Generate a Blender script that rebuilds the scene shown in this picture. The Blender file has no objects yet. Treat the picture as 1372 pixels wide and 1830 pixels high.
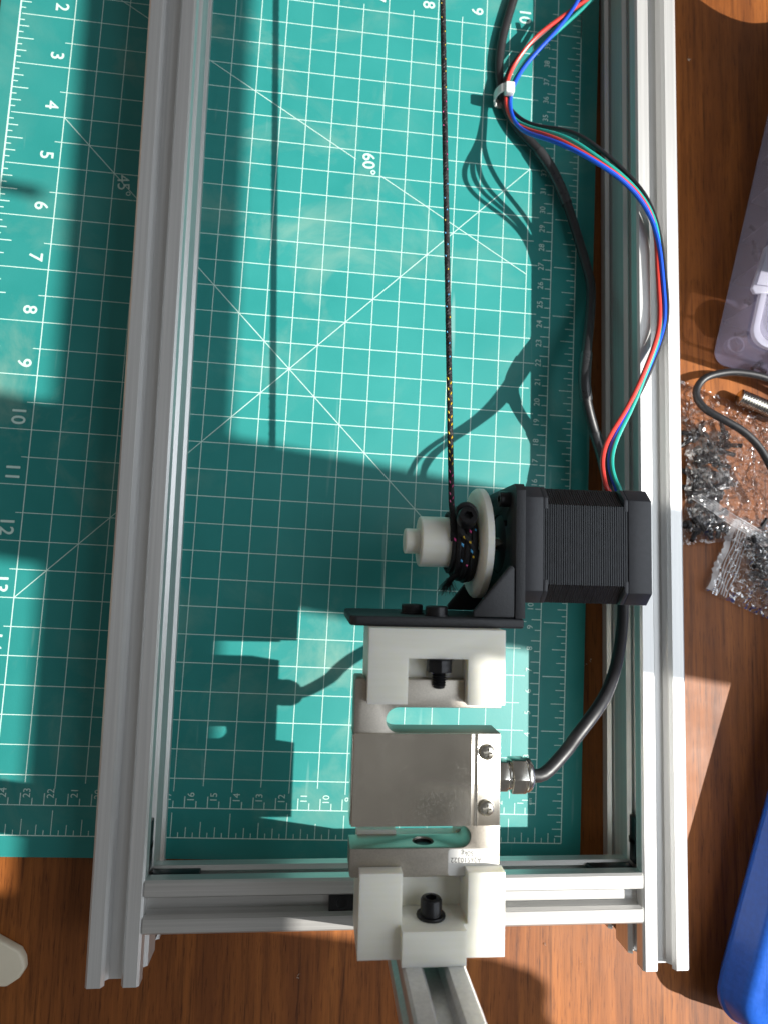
import bpy, bmesh, math, random
from math import sin, cos, pi, radians
from mathutils import Vector, Matrix, noise
random.seed(7)
S = 0.001                       # every number below is in millimetres
scene = bpy.context.scene
col = scene.collection

# ------------------------------------------------------------------ camera
cd = bpy.data.cameras.new("camera")
cam = bpy.data.objects.new("camera", cd)
col.objects.link(cam)
R = Matrix(((0.99471355, 0.0274413, 0.09895422),
            (-0.0365904, 0.99509924, 0.09186214),
            (-0.09594845, -0.09499729, 0.99084278)))
cam.matrix_world = Matrix.Translation(Vector((-38.514, 158.505, 318.271)) * S) @ R.transposed().to_4x4()
cd.sensor_fit = 'HORIZONTAL'
cd.sensor_width = 36.0
cd.lens = 36.0 * 1196.29 / 1372.0
cd.clip_start = 0.01
cd.clip_end = 50.0
cd.dof.use_dof = True
cd.dof.focus_distance = 0.262
cd.dof.aperture_fstop = 16.0
scene.camera = cam

# ------------------------------------------------------------------ light
world = bpy.data.worlds.new("World")
scene.world = world
world.use_nodes = True
bg = world.node_tree.nodes["Background"]
bg.inputs[0].default_value = (1.0, 0.985, 0.96, 1)
bg.inputs[1].default_value = 0.085
SUN = Vector((-1.032, 0.155, -1.0)).normalized()       # the way the sunlight travels
sd = bpy.data.lights.new("sun", 'SUN')
sd.energy = 4.2
sd.angle = radians(0.45)
sd.color = (1.0, 0.965, 0.90)
sun = bpy.data.objects.new("sun", sd)
sun.rotation_euler = (-SUN).to_track_quat('Z', 'Y').to_euler()
col.objects.link(sun)
wd = bpy.data.lights.new("window_daylight", 'AREA')    # daylight coming in through the window
wd.shape = 'RECTANGLE'
wd.size = 0.9
wd.size_y = 0.9
wd.energy = 3.6
wd.color = (0.86, 0.93, 1.0)
wl = bpy.data.objects.new("window_daylight", wd)
wl.location = (0.62, 0.12, 0.62)
wl.rotation_euler = Vector((0.62, 0.0, 0.45)).to_track_quat('Z', 'Y').to_euler()
col.objects.link(wl)
scene.view_settings.view_transform = 'Standard'
scene.view_settings.look = 'None'
scene.view_settings.gamma = 1.0
scene.view_settings.exposure = 0.9

# ------------------------------------------------------------------ materials
def new_mat(name):
    m = bpy.data.materials.new(name)
    m.use_nodes = True
    nt = m.node_tree
    return m, nt, nt.nodes["Principled BSDF"]

def N(nt, typ, **kw):
    n = nt.nodes.new(typ)
    for k, v in kw.items():
        setattr(n, k, v)
    return n

def ramp(nt, fac, stops):
    r = nt.nodes.new('ShaderNodeValToRGB')
    e = r.color_ramp.elements
    e[0].position, e[0].color = stops[0][0], (*stops[0][1], 1)
    e[1].position, e[1].color = stops[-1][0], (*stops[-1][1], 1)
    for p, c in stops[1:-1]:
        x = e.new(p)
        x.color = (*c, 1)
    nt.links.new(fac, r.inputs[0])
    return r.outputs[0]

def noise_tex(nt, scale, detail=4, rough=.5, stretch=(1, 1, 1), rot=(0, 0, 0), dist=0):
    tc = nt.nodes.new('ShaderNodeTexCoord')
    mp = nt.nodes.new('ShaderNodeMapping')
    mp.inputs['Scale'].default_value = stretch
    mp.inputs['Rotation'].default_value = rot
    nt.links.new(tc.outputs['Object'], mp.inputs[0])
    n = nt.nodes.new('ShaderNodeTexNoise')
    n.inputs['Scale'].default_value = scale
    n.inputs['Detail'].default_value = detail
    n.inputs['Roughness'].default_value = rough
    n.inputs['Distortion'].default_value = dist
    nt.links.new(mp.outputs[0], n.inputs['Vector'])
    return n.outputs['Fac']

def bump(nt, b, h, strength, dist=0.0003):
    n = nt.nodes.new('ShaderNodeBump')
    n.inputs['Strength'].default_value = strength
    n.inputs['Distance'].default_value = dist
    nt.links.new(h, n.inputs['Height'])
    nt.links.new(n.outputs[0], b.inputs['Normal'])

def mixc(nt, fac, a, b, mode='MIX'):
    n = nt.nodes.new('ShaderNodeMix')
    n.data_type = 'RGBA'
    n.blend_type = mode
    for sock, v in ((n.inputs[0], fac), (n.inputs[6], a), (n.inputs[7], b)):
        if hasattr(v, 'links'):
            nt.links.new(v, sock)
        elif isinstance(v, tuple):
            sock.default_value = (*v, 1)
        else:
            sock.default_value = v
    return n.outputs[2]

def plain(name, colr, rough=.5, metal=0., spec=.5, nscale=None, nstr=.1, var=0.12, coat=0, stretch=(1, 1, 1)):
    m, nt, b = new_mat(name)
    b.inputs['Roughness'].default_value = rough
    b.inputs['Metallic'].default_value = metal
    b.inputs['Specular IOR Level'].default_value = spec
    b.inputs['Coat Weight'].default_value = coat
    if nscale:
        f = noise_tex(nt, nscale, 5, .6, stretch)
        d = tuple(c * (1 - var) for c in colr)
        l = tuple(min(1, c * (1 + var)) for c in colr)
        nt.links.new(ramp(nt, f, [(.3, d), (.7, l)]), b.inputs['Base Color'])
        bump(nt, b, f, nstr)
        r = nt.nodes.new('ShaderNodeMapRange')
        r.inputs[3].default_value = max(0.02, rough - .07)
        r.inputs[4].default_value = min(1, rough + .09)
        nt.links.new(f, r.inputs[0])
        nt.links.new(r.outputs[0], b.inputs['Roughness'])
    else:
        b.inputs['Base Color'].default_value = (*colr, 1)
    return m

def mat_wood():
    m, nt, b = new_mat("walnut_veneer")
    broad = noise_tex(nt, 26, 5, .6, (1.6, .10, 1), dist=.5)
    fine = noise_tex(nt, 260, 7, .72, (1.5, .05, 1), dist=.4)
    pores = noise_tex(nt, 800, 4, .65, (1.6, .09, 1))
    c1 = ramp(nt, broad, [(.28, (.13, .038, .009)), (.5, (.26, .084, .017)), (.72, (.40, .140, .030))])
    c2 = ramp(nt, fine, [(.30, (.30, .26, .22)), (.46, (.84, .81, .77)), (.70, (1.15, 1.13, 1.08))])
    c = mixc(nt, 1.0, c1, c2, 'MULTIPLY')
    p = ramp(nt, pores, [(.33, (.38, .31, .28)), (.45, (1, 1, 1))])
    c = mixc(nt, .8, c, p, 'MULTIPLY')
    stain = noise_tex(nt, 14, 4, .6, (1, .5, 1))
    st = ramp(nt, stain, [(.35, (.78, .75, .74)), (.6, (1.05, 1.03, 1))])
    c = mixc(nt, .7, c, st, 'MULTIPLY')
    nt.links.new(c, b.inputs['Base Color'])
    b.inputs['Roughness'].default_value = .38
    b.inputs['Specular IOR Level'].default_value = .3
    r = noise_tex(nt, 60, 4, .6)
    rr = nt.nodes.new('ShaderNodeMapRange')
    rr.inputs[3].default_value = .42
    rr.inputs[4].default_value = .62
    nt.links.new(r, rr.inputs[0])
    nt.links.new(rr.outputs[0], b.inputs['Roughness'])
    bump(nt, b, pores, .25, .0002)
    return m

def mat_green(name="green_vinyl"):
    m, nt, b = new_mat(name)
    dust = noise_tex(nt, 22, 7, .62, dist=.5)
    mask = noise_tex(nt, 9, 3, .5)
    dr = ramp(nt, dust, [(.5, (0, 0, 0)), (.78, (1, 1, 1))])
    mr = ramp(nt, mask, [(.4, (0, 0, 0)), (.7, (.45, .45, .45))])
    fac = mixc(nt, 1.0, dr, mr, 'MULTIPLY')
    base = ramp(nt, noise_tex(nt, 30, 3, .5), [(.3, (.020, .225, .212)), (.7, (.030, .255, .240))])
    c = mixc(nt, fac, base, (.50, .54, .40))
    scr = noise_tex(nt, 160, 2, .5, (1, .08, 1), (0, 0, .9))
    sr = ramp(nt, scr, [(.70, (0, 0, 0)), (.78, (.25, .25, .25))])
    c = mixc(nt, sr, c, (.45, .6, .55))
    nt.links.new(c, b.inputs['Base Color'])
    b.inputs['Roughness'].default_value = .45
    b.inputs['Specular IOR Level'].default_value = .3
    bump(nt, b, noise_tex(nt, 1500, 2, .5), .3, .0001)
    return m

def mat_alu():
    m, nt, b = new_mat("anodised_aluminium")
    streak = noise_tex(nt, 700, 4, .6, (1, .012, 1))
    nt.links.new(ramp(nt, streak, [(.3, (.64, .64, .635)), (.7, (.77, .77, .76))]), b.inputs['Base Color'])
    b.inputs['Metallic'].default_value = .6
    rg = nt.nodes.new('ShaderNodeMapRange')
    rg.inputs[3].default_value = .34
    rg.inputs[4].default_value = .48
    nt.links.new(streak, rg.inputs[0])
    nt.links.new(rg.outputs[0], b.inputs['Roughness'])
    bump(nt, b, noise_tex(nt, 1800, 3, .6), .10, .0001)
    return m

def mat_alu_x():
    m, nt, b = new_mat("anodised_aluminium_cross")
    streak = noise_tex(nt, 700, 4, .6, (.012, 1, 1))
    nt.links.new(ramp(nt, streak, [(.3, (.52, .515, .50)), (.7, (.68, .67, .65))]), b.inputs['Base Color'])
    b.inputs['Metallic'].default_value = .62
    b.inputs['Roughness'].default_value = .4
    bump(nt, b, streak, .10, .0001)
    return m

def mat_pla():
    m, nt, b = new_mat("ivory_printed_plastic")
    lay = noise_tex(nt, 500, 3, .5, (.05, 1, 1))
    nt.links.new(ramp(nt, lay, [(.3, (.83, .815, .715)), (.7, (.87, .855, .77))]), b.inputs['Base Color'])
    b.inputs['Roughness'].default_value = .42
    b.inputs['Subsurface Weight'].default_value = .55
    b.inputs['Subsurface Radius'].default_value = (1.0, .9, .6)
    b.inputs['Subsurface Scale'].default_value = .004
    bump(nt, b, lay, .12, .0001)
    return m

def mat_nickel(name, base, rough, sc, st=.1, speck=False):
    m, nt, b = new_mat(name)
    b.inputs['Metallic'].default_value = 1
    f = noise_tex(nt, sc, 5, .6)
    nt.links.new(ramp(nt, f, [(.3, tuple(c * .8 for c in base)), (.7, base)]), b.inputs['Base Color'])
    rg = nt.nodes.new('ShaderNodeMapRange')
    rg.inputs[3].default_value = rough
    rg.inputs[4].default_value = rough + .14
    nt.links.new(f, rg.inputs[0])
    nt.links.new(rg.outputs[0], b.inputs['Roughness'])
    bump(nt, b, f, st, .0001)
    return m

def mat_clear(name, tint, alpha, rough=.25, crinkle=None):
    m, nt, b = new_mat(name)
    b.inputs['Base Color'].default_value = (*tint, 1)
    b.inputs['Roughness'].default_value = rough
    b.inputs['Specular IOR Level'].default_value = .8
    tr = nt.nodes.new('ShaderNodeBsdfTransparent')
    tr.inputs[0].default_value = (*[min(1, .75 + .25 * c) for c in tint], 1)
    mx = nt.nodes.new('ShaderNodeMixShader')
    mx.inputs[0].default_value = alpha
    nt.links.new(tr.outputs[0], mx.inputs[1])
    nt.links.new(b.outputs[0], mx.inputs[2])
    nt.links.new(mx.outputs[0], nt.nodes['Material Output'].inputs[0])
    if crinkle:
        bump(nt, b, noise_tex(nt, crinkle, 4, .6), .5, .0006)
    return m

def mat_film():
    m, nt, b = new_mat("clear_bag_film")
    nt.nodes.remove(b)
    tr = nt.nodes.new('ShaderNodeBsdfTransparent')
    tr.inputs[0].default_value = (.95, .95, .96, 1)
    gl = nt.nodes.new('ShaderNodeBsdfGlossy')
    gl.inputs['Roughness'].default_value = .12
    gl.inputs[0].default_value = (1, 1, 1, 1)
    df = nt.nodes.new('ShaderNodeBsdfTranslucent')
    df.inputs[0].default_value = (.8, .8, .82, 1)
    lw = nt.nodes.new('ShaderNodeLayerWeight')
    lw.inputs[0].default_value = .32
    bp = nt.nodes.new('ShaderNodeBump')
    bp.inputs['Strength'].default_value = .8
    bp.inputs['Distance'].default_value = .002
    nt.links.new(noise_tex(nt, 75, 3, .5, dist=1.2), bp.inputs['Height'])
    for n_ in (gl, lw, df):
        nt.links.new(bp.outputs[0], n_.inputs['Normal'])
    m1 = nt.nodes.new('ShaderNodeMixShader')
    mr = nt.nodes.new('ShaderNodeMapRange')
    mr.inputs[3].default_value = .09
    mr.inputs[4].default_value = .85
    nt.links.new(lw.outputs['Fresnel'], mr.inputs[0])
    nt.links.new(mr.outputs[0], m1.inputs[0])
    nt.links.new(tr.outputs[0], m1.inputs[1])
    nt.links.new(gl.outputs[0], m1.inputs[2])
    m2 = nt.nodes.new('ShaderNodeMixShader')
    m2.inputs[0].default_value = .10
    nt.links.new(m1.outputs[0], m2.inputs[1])
    nt.links.new(df.outputs[0], m2.inputs[2])
    nt.links.new(m2.outputs[0], nt.nodes['Material Output'].inputs[0])
    return m

M = dict(
    wood=mat_wood(), green=mat_green(), alu=mat_alu(), alux=mat_alu_x(), pla=mat_pla(),
    print=plain("mat_print", (.54, .74, .68), .5),
    black_plate=plain("black_powder_coat", (.022, .023, .027), .5, 0, .5, 900, .35, .2),
    motor_black=plain("motor_black_paint", (.036, .037, .044), .42, 0, .5, 500, .12, .15),
    fins=plain("motor_laminations", (.032, .034, .038), .4, .35, .5, 300, .05, .3),
    black_ox=plain("black_oxide_steel", (.016, .016, .018), .33, .4, .5, 800, .12, .2),
    rubber=plain("black_cable_jacket", (.018, .018, .020), .42, 0, .5, 600, .06, .15),
    shrink=plain("heat_shrink", (.030, .031, .034), .28, 0, .6, 300, .05, .15),
    cord=plain("braided_cord", (.012, .012, .014), .6, 0, .4, 1500, .5, .3),
    red=plain("red_wire", (.62, .05, .04), .35), blue=plain("blue_wire", (.012, .085, .62), .33),
    teal=plain("teal_wire", (.02, .36, .30), .35), black=plain("black_wire", (.013, .013, .016), .35),
    tie=plain("white_nylon", (.78, .78, .76), .4),
    cell=mat_nickel("satin_nickel", (.54, .495, .43), .36, 2200, .35),
    cover=mat_nickel("polished_steel_cover", (.90, .84, .73), .15, 30, .01),
    gland=mat_nickel("nickel_gland", (.62, .60, .55), .14, 200, .05),
    screwm=mat_nickel("zinc_screw", (.62, .59, .52), .2, 300, .1),
    sticker=plain("white_sticker", (.80, .79, .76), .45), ink=plain("black_ink", (.02, .02, .02), .5),
    steel_dark=plain("bore_dark", (.04, .04, .04), .4, .6),
    box=mat_clear("clear_plastic_box", (.52, .50, .64), .32, .2),
    box_thick=mat_clear("clear_plastic_rim", (.50, .49, .60), .55, .28),
    bag=mat_film(),
    seam=mat_clear("bag_seam", (.85, .86, .88), .45, .15, 300),
    case=plain("blue_moulded_plastic", (.014, .12, .60), .38, 0, .55, 420, .30, .1),
    case_tex=plain("blue_textured_panel", (.014, .13, .64), .30, 0, .6, 260, 1.0, .1),
    beige=plain("cream_plastic", (.78, .71, .56), .38, 0, .5, 30, .05, .06),
    frame=plain("window_frame_paint", (.7, .7, .68), .5), cloth=plain("shade_sheet_cloth", (.4, .38, .35), .9),
    crumb=plain("pale_crumb", (.7, .68, .6), .7),
    yellow=plain("fleck_yellow", (.75, .50, .03), .35), pink=plain("fleck_pink", (.65, .06, .25), .35),
    cyan=plain("fleck_blue", (.08, .40, .75), .35), card=plain("shade_card", (.3, .28, .26), .8),
)
M['case'].node_tree.nodes["Principled BSDF"].inputs['Coat Weight'].default_value = .15

def scratch_cover():
    nt = M['cover'].node_tree
    b = nt.nodes["Principled BSDF"]
    f = noise_tex(nt, 2600, 2, .5)
    fr = ramp(nt, f, [(.60, (0, 0, 0)), (.72, (1, 1, 1))])
    mk = ramp(nt, noise_tex(nt, 55, 4, .6), [(.42, (0, 0, 0)), (.62, (1, 1, 1))])
    h_ = mixc(nt, 1.0, fr, mk, 'MULTIPLY')
    ln = ramp(nt, noise_tex(nt, 900, 2, .5, (1, .06, 1), (0, 0, .7), 1.5), [(.70, (0, 0, 0)), (.78, (1, 1, 1))])
    bump(nt, b, mixc(nt, .4, h_, ln), .35, .00012)
scratch_cover()

# ------------------------------------------------------------------ mesh tools
class MB:
    def __init__(self):
        self.v, self.f, self.mi = [], [], []
        self.mats = []
    def add(self, verts, faces, mi=0):
        o = len(self.v)
        self.v += [tuple(p) for p in verts]
        self.f += [tuple(i + o for i in f) for f in faces]
        self.mi += [mi] * len(faces)
    def box(self, x0, x1, y0, y1, z0, z1, mi=0):
        v = [(x, y, z) for z in (z0, z1) for y in (y0, y1) for x in (x0, x1)]
        self.add(v, [(0, 2, 3, 1), (4, 5, 7, 6), (0, 1, 5, 4), (1, 3, 7, 5), (3, 2, 6, 7), (2, 0, 4, 6)], mi)
        return self
    def prism(self, poly, a, b, axis='z', mi=0):
        """poly: 2D points (CCW seen from +axis) extruded from a to b"""
        n = len(poly)
        def P(p, t):
            return {'z': (p[0], p[1], t), 'y': (p[1], t, p[0]), 'x': (t, p[0], p[1])}[axis]
        v = [P(p, a) for p in poly] + [P(p, b) for p in poly]
        f = [tuple(range(n))[::-1], tuple(range(n, 2 * n))]
        f += [(i, (i + 1) % n, n + (i + 1) % n, n + i) for i in range(n)]
        self.add(v, f, mi)
        return self
    def lathe(self, prof, c, axis, seg=32, mi=0):
        """prof: (t, r) along axis vector from point c"""
        ax = Vector(axis).normalized()
        u = ax.orthogonal().normalized()
        w = ax.cross(u)
        c = Vector(c)
        v, f = [], []
        for t, r in prof:
            for k in range(seg):
                a = 2 * pi * k / seg
                v.append(c + ax * t + (u * cos(a) + w * sin(a)) * max(r, 1e-3))
        for i in range(len(prof) - 1):
            for k in range(seg):
                a, b2 = i * seg + k, i * seg + (k + 1) % seg
                f.append((a, b2, b2 + seg, a + seg))
        f.append(tuple(range(seg))[::-1])
        f.append(tuple(range((len(prof) - 1) * seg, len(prof) * seg)))
        self.add(v, f, mi)
        return self
    def tube(self, pts, r, seg=10, mi=0, smooth=4):
        P = spline(pts, smooth) if smooth > 1 else [Vector(p) for p in pts]
        rr = r if callable(r) else (lambda t: r)
        n = len(P)
        nv = None
        v, f = [], []
        for i, p in enumerate(P):
            t = (P[min(i + 1, n - 1)] - P[max(i - 1, 0)]).normalized()
            if nv is None:
                nv = t.orthogonal().normalized()
            nv = (nv - t * nv.dot(t)).normalized()
            w = t.cross(nv)
            rad = rr(i / max(1, n - 1))
            for k in range(seg):
                a = 2 * pi * k / seg
                v.append(p + (nv * cos(a) + w * sin(a)) * rad)
        for i in range(n - 1):
            for k in range(seg):
                a, b2 = i * seg + k, i * seg + (k + 1) % seg
                f.append((a, b2, b2 + seg, a + seg))
        f.append(tuple(range(seg))[::-1])
        f.append(tuple(range((n - 1) * seg, n * seg)))
        self.add(v, f, mi)
        return self
    def mesh(self, name, mats):
        me = bpy.data.meshes.new(name)
        me.from_pydata([(a * S, b * S, c * S) for a, b, c in self.v], [], self.f)
        for m in mats:
            me.materials.append(m)
        if len(mats) > 1:
            me.polygons.foreach_set('material_index', self.mi)
        bm = bmesh.new()
        bm.from_mesh(me)
        bmesh.ops.recalc_face_normals(bm, faces=bm.faces)
        for e in bm.edges:
            if len(e.link_faces) == 2 and e.calc_face_angle(0) > radians(34):
                e.smooth = False
        for fc in bm.faces:
            fc.smooth = True
        bm.to_mesh(me)
        bm.free()
        return me
    def build(self, name, mat, parent=None, bevel=0, seg=2, cutters=None, local=False, **tags):
        mats = [M[k] for k in (mat if isinstance(mat, (list, tuple)) else [mat])]
        o = bpy.data.objects.new(name, self.mesh(name, mats))
        col.objects.link(o)
        if cutters:
            tmp = []
            for kind, cb in cutters:
                c = bpy.data.objects.new("cut", cb.mesh("cut", [mats[0]]))
                col.objects.link(c)
                tmp.append(c)
                md = o.modifiers.new("b", 'BOOLEAN')
                md.operation = kind
                md.solver = 'EXACT'
                md.object = c
            apply_mods(o)
            for c in tmp:
                bpy.data.objects.remove(c)
        if bevel:
            md = o.modifiers.new("bev", 'BEVEL')
            md.width = bevel * S
            md.segments = seg
            md.limit_method = 'ANGLE'
            md.angle_limit = radians(35)
            md.harden_normals = False
            apply_mods(o)
        if cutters or bevel:
            bm = bmesh.new()
            bm.from_mesh(o.data)
            for e in bm.edges:
                e.smooth = not (len(e.link_faces) == 2 and e.calc_face_angle(0) > radians(34))
            for fc in bm.faces:
                fc.smooth = True
            bm.to_mesh(o.data)
            bm.free()
        if parent:
            o.parent = parent
            if parent.type == 'EMPTY' and not local:
                o.location = -parent.location
        for k, v in tags.items():
            o[k] = v
        return o

def apply_mods(o):
    dg = bpy.context.evaluated_depsgraph_get()
    dg.update()
    me = bpy.data.meshes.new_from_object(o.evaluated_get(dg))
    me.name = o.name
    o.modifiers.clear()
    o.data = me

def spline(pts, k=4):
    P = [Vector(p) for p in pts]
    out = []
    for i in range(len(P) - 1):
        p0, p1, p2, p3 = P[max(i - 1, 0)], P[i], P[i + 1], P[min(i + 2, len(P) - 1)]
        for j in range(k):
            t = j / k
            out.append(.5 * ((2 * p1) + (p2 - p0) * t + (2 * p0 - 5 * p1 + 4 * p2 - p3) * t * t + (3 * p1 - p0 - 3 * p2 + p3) * t ** 3))
    out.append(P[-1])
    return out

def relax(pts, n=2):
    P = [Vector(p) for p in pts]
    for _ in range(n):
        P = [P[0]] + [(P[i - 1] + P[i] * 2 + P[i + 1]) / 4 for i in range(1, len(P) - 1)] + [P[-1]]
    return P

def thing(name, label, cat, loc=(0, 0, 0), group=None):
    o = bpy.data.objects.new(name, None)
    o.empty_display_size = .01
    o.location = Vector(loc) * S
    col.objects.link(o)
    o['label'] = label
    o['category'] = cat
    if group:
        o['group'] = group
    return o

def rounded(x0, x1, y0, y1, r, n=5):
    out = []
    for cx, cy, a0 in ((x1 - r, y1 - r, 0), (x0 + r, y1 - r, 90), (x0 + r, y0 + r, 180), (x1 - r, y0 + r, 270)):
        for k in range(n + 1):
            a = radians(a0 + 90 * k / n)
            out.append((cx + r * cos(a), cy + r * sin(a)))
    return out

def circle(cx, cy, r, n=32, a0=0):
    return [(cx + r * cos(2 * pi * k / n + a0), cy + r * sin(2 * pi * k / n + a0)) for k in range(n)]

FONT_CACHE = {}
def text_mesh(s, size):
    key = (s, size)
    if key not in FONT_CACHE:
        cu = bpy.data.curves.new("t", 'FONT')
        cu.body = s
        cu.size = size
        cu.align_x = 'CENTER'
        cu.align_y = 'CENTER'
        cu.resolution_u = 4
        o = bpy.data.objects.new("t", cu)
        col.objects.link(o)
        dg = bpy.context.evaluated_depsgraph_get()
        dg.update()
        me = bpy.data.meshes.new_from_object(o.evaluated_get(dg))
        xs = [v.co.x for v in me.vertices]; ys = [v.co.y for v in me.vertices]
        cx, cy = (min(xs) + max(xs)) / 2, (min(ys) + max(ys)) / 2
        FONT_CACHE[key] = ([(v.co.x - cx, v.co.y - cy) for v in me.vertices], [tuple(p.vertices) for p in me.polygons])
        bpy.data.objects.remove(o)
        bpy.data.curves.remove(cu)
        bpy.data.meshes.remove(me)
    return FONT_CACHE[key]

def put_text(mb, s, x, y, z, size, rot, bold=0):
    v, f = text_mesh(s, size)
    c, sn = cos(rot), sin(rot)
    offs = [(0, 0)] if not bold else [(-bold, 0), (bold, 0), (0, -bold), (0, bold)]
    for i, (ox, oy) in enumerate(offs):
        mb.add([(x + (a + ox) * c - (b + oy) * sn, y + (a + ox) * sn + (b + oy) * c, z + i * .012) for a, b in v], f)
BLUE_PATH = [(79.0,443.4,26.5),(77.6,438.6,22.1),(70.2,431.6,16.7),(61.2,422.9,14.1),(53.0,413.8,11.9),(48.3,403.2,12.2),(47.5,395.1,12.8),(47.9,387.7,14.1),(50.6,378.2,17.3),(52.4,372.9,21.4),(58.3,365.2,31.2),(63.4,358.5,38.7),(69.7,350.7,44.6),(78.4,342.7,48.6),(89.1,337.9,47.9),(96.4,333.3,46.3),(101.5,326.5,45.5),(105.4,320.3,45.3),(107.3,313.8,45.1),(108.7,304.5,45.0),(109.1,301.2,45.0),(109.7,287.1,45.0),(110.7,279.7,45.0),(111.0,274.2,44.8),(108.9,265.8,44.5),(103.3,255.7,46.0),(98.2,244.9,47.6),(93.9,235.3,48.8),(86.8,226.4,51.2),(79.1,215.9,58.2),(75.5,208.9,63.2),(74.9,203.6,65.4),(75.9,197.7,66.9),(77.3,194.8,67.5)]
RED_PATH = [(85.0,445.0,25.6),(75.8,439.2,21.2),(66.6,434.5,17.9),(61.2,431.0,15.5),(56.5,425.7,14.0),(51.8,419.1,12.1),(48.5,412.9,11.1),(46.4,407.1,11.2),(45.7,399.2,11.5),(46.5,388.5,12.8),(48.7,381.9,13.3),(54.0,373.6,22.9),(59.8,368.4,29.6),(66.0,361.2,36.9),(72.4,352.0,42.6),(79.8,345.4,45.3),(89.0,340.5,46.0),(98.4,334.1,45.2),(103.4,327.2,44.6),(106.3,319.9,44.3),(107.6,313.4,44.2),(107.2,304.8,44.1),(107.6,301.5,44.1),(108.0,287.3,44.1),(108.8,278.0,44.1),(108.7,270.2,45.0),(104.5,262.0,46.6),(100.2,252.9,48.3),(95.8,243.2,49.7),(91.5,234.7,50.8),(86.0,226.8,53.0),(79.7,219.6,57.0),(74.1,213.3,61.8),(71.0,205.7,66.3),(71.0,198.9,68.5),(72.6,194.4,69.5)]
GREEN_PATH = [(87.2,445.6,25.3),(80.2,440.0,20.9),(75.0,436.0,17.9),(67.8,429.9,14.5),(60.9,424.7,13.1),(55.3,417.9,11.2),(49.1,409.8,10.9),(47.1,402.9,11.1),(46.8,395.9,11.6),(47.8,388.1,12.8),(50.6,382.2,15.4),(54.2,374.9,22.2),(62.6,369.2,30.1),(67.6,364.3,35.2),(72.7,357.9,39.7),(77.5,352.2,42.0),(82.5,347.2,43.6),(89.6,342.8,44.7),(97.5,335.6,45.1),(104.0,328.4,44.3),(107.1,321.1,44.1),(108.7,313.6,43.9),(108.6,305.0,43.8),(109.0,301.8,43.8),(109.6,287.6,43.8),(110.6,278.3,43.8),(109.9,270.5,44.3),(106.0,262.5,45.5),(101.6,253.4,47.1),(97.6,244.6,48.4),(94.2,235.6,49.5),(90.4,229.2,51.2),(85.8,223.3,53.4),(79.5,214.3,60.2),(76.0,208.8,64.0),(75.2,202.6,66.6),(76.5,198.5,67.5),(78.1,193.9,68.5)]
BLACK_PATH = [(83.0,446.1,24.2),(74.7,439.1,18.7),(65.7,433.4,14.6),(57.9,427.9,12.9),(50.1,420.0,10.7),(47.3,413.9,9.7),(45.3,406.9,9.9),(45.1,400.2,10.1),(47.1,392.8,11.4),(51.9,383.3,16.3),(56.7,376.5,22.3),(61.9,373.2,26.3),(67.2,371.0,31.0),(73.1,366.0,36.1),(78.7,359.7,39.1),(83.7,354.0,40.9),(90.6,346.6,42.7),(98.8,339.0,43.5),(104.1,332.8,43.3),(107.5,324.5,43.1),(110.0,315.2,42.8),(110.9,305.8,42.7),(111.5,302.5,42.7),(112.5,288.3,42.7),(113.3,279.8,42.7),(113.1,273.2,42.8),(109.4,264.3,43.5),(103.5,252.6,45.6),(99.0,242.9,46.9),(94.6,234.2,48.2),(86.2,225.7,50.5),(79.2,217.6,56.0),(74.9,209.1,62.2),(74.1,202.0,65.0),(75.2,194.9,66.5)]
CABLE_PATH = [(52.2,459.7,5.5),(48.2,445.5,5.5),(44.9,433.8,5.5),(43.6,422.4,5.5),(44.3,412.4,5.5),(46.0,403.7,5.5),(48.1,393.6,6.0),(52.8,387.2,6.4),(59.1,380.9,6.8),(65.4,375.8,7.1),(70.6,368.5,7.4),(75.8,357.8,7.8),(79.9,347.2,8.1),(83.1,336.6,8.3),(86.1,325.9,8.7),(88.9,315.2,9.4),(90.8,307.5,10.0),(91.2,306.0,10.3),(90.6,296.8,12.3),(88.0,284.8,16.1),(85.0,275.6,21.2),(81.7,263.5,26.8),(79.8,253.0,29.1),(79.2,247.0,30.0),(80.6,241.7,28.7),(83.0,234.7,27.1),(86.5,226.8,24.6),(90.0,220.7,22.0),(93.3,210.9,24.4),(91.6,178.1,38.2),(90.5,158.7,44.6),(88.9,149.0,48.3),(87.0,142.3,51.7),(83.5,133.0,57.0),(76.5,124.0,68.0),(70.2,117.6,75.0),(64.4,112.5,79.5),(59.0,107.8,81.5),(54.2,102.9,82.0),(50.6,98.1,82.5),(46.8,93.9,83.0),(42.6,91.7,84.6),(39.0,91.1,85.1)]
# ------------------------------------------------------------------ setting: table, window
t = MB().prism(rounded(-900, 560, -700, 900, 4), -24, 0)
t.build("table_top", "wood", bevel=1, kind="structure")

w = MB()                                               # window frame the sun shines through, 55 cm to the right
WX = 550
w.box(WX - 25, WX + 25, -760, 700, 30, 105)            # sill rail
w.box(WX - 4, WX + 4, -760, 700, 617, 691)             # transom
w.box(WX - 25, WX + 25, -760, 700, 1150, 1230)         # head
w.box(WX - 25, WX + 25, -840, -760, 30, 1230)          # jambs
w.box(WX - 25, WX + 25, 700, 780, 30, 1230)
w.box(WX - 4, WX + 4, 52, 127, 105, 617)               # mullion
w.box(WX - 4, WX + 4, 52, 127, 691, 1150)
w.build("window", "frame", bevel=2, kind="structure")
MB().box(WX - 30, WX - 24.5, 226, 232, 680, 725).box(WX - 60, WX - 30, 224, 234, 716, 724).build(
    "window_handle", "frame", None, bevel=1, kind="structure")
cu = MB()                                              # unseen pleated sheet, added and shaped to shade the lower table
pts = [(WX - 55 + 4 * sin(k * .9), y) for k, y in enumerate([-82 - (4 * i if i < 9 else 36 + 16 * (i - 9)) for i in range(46)])]
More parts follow.
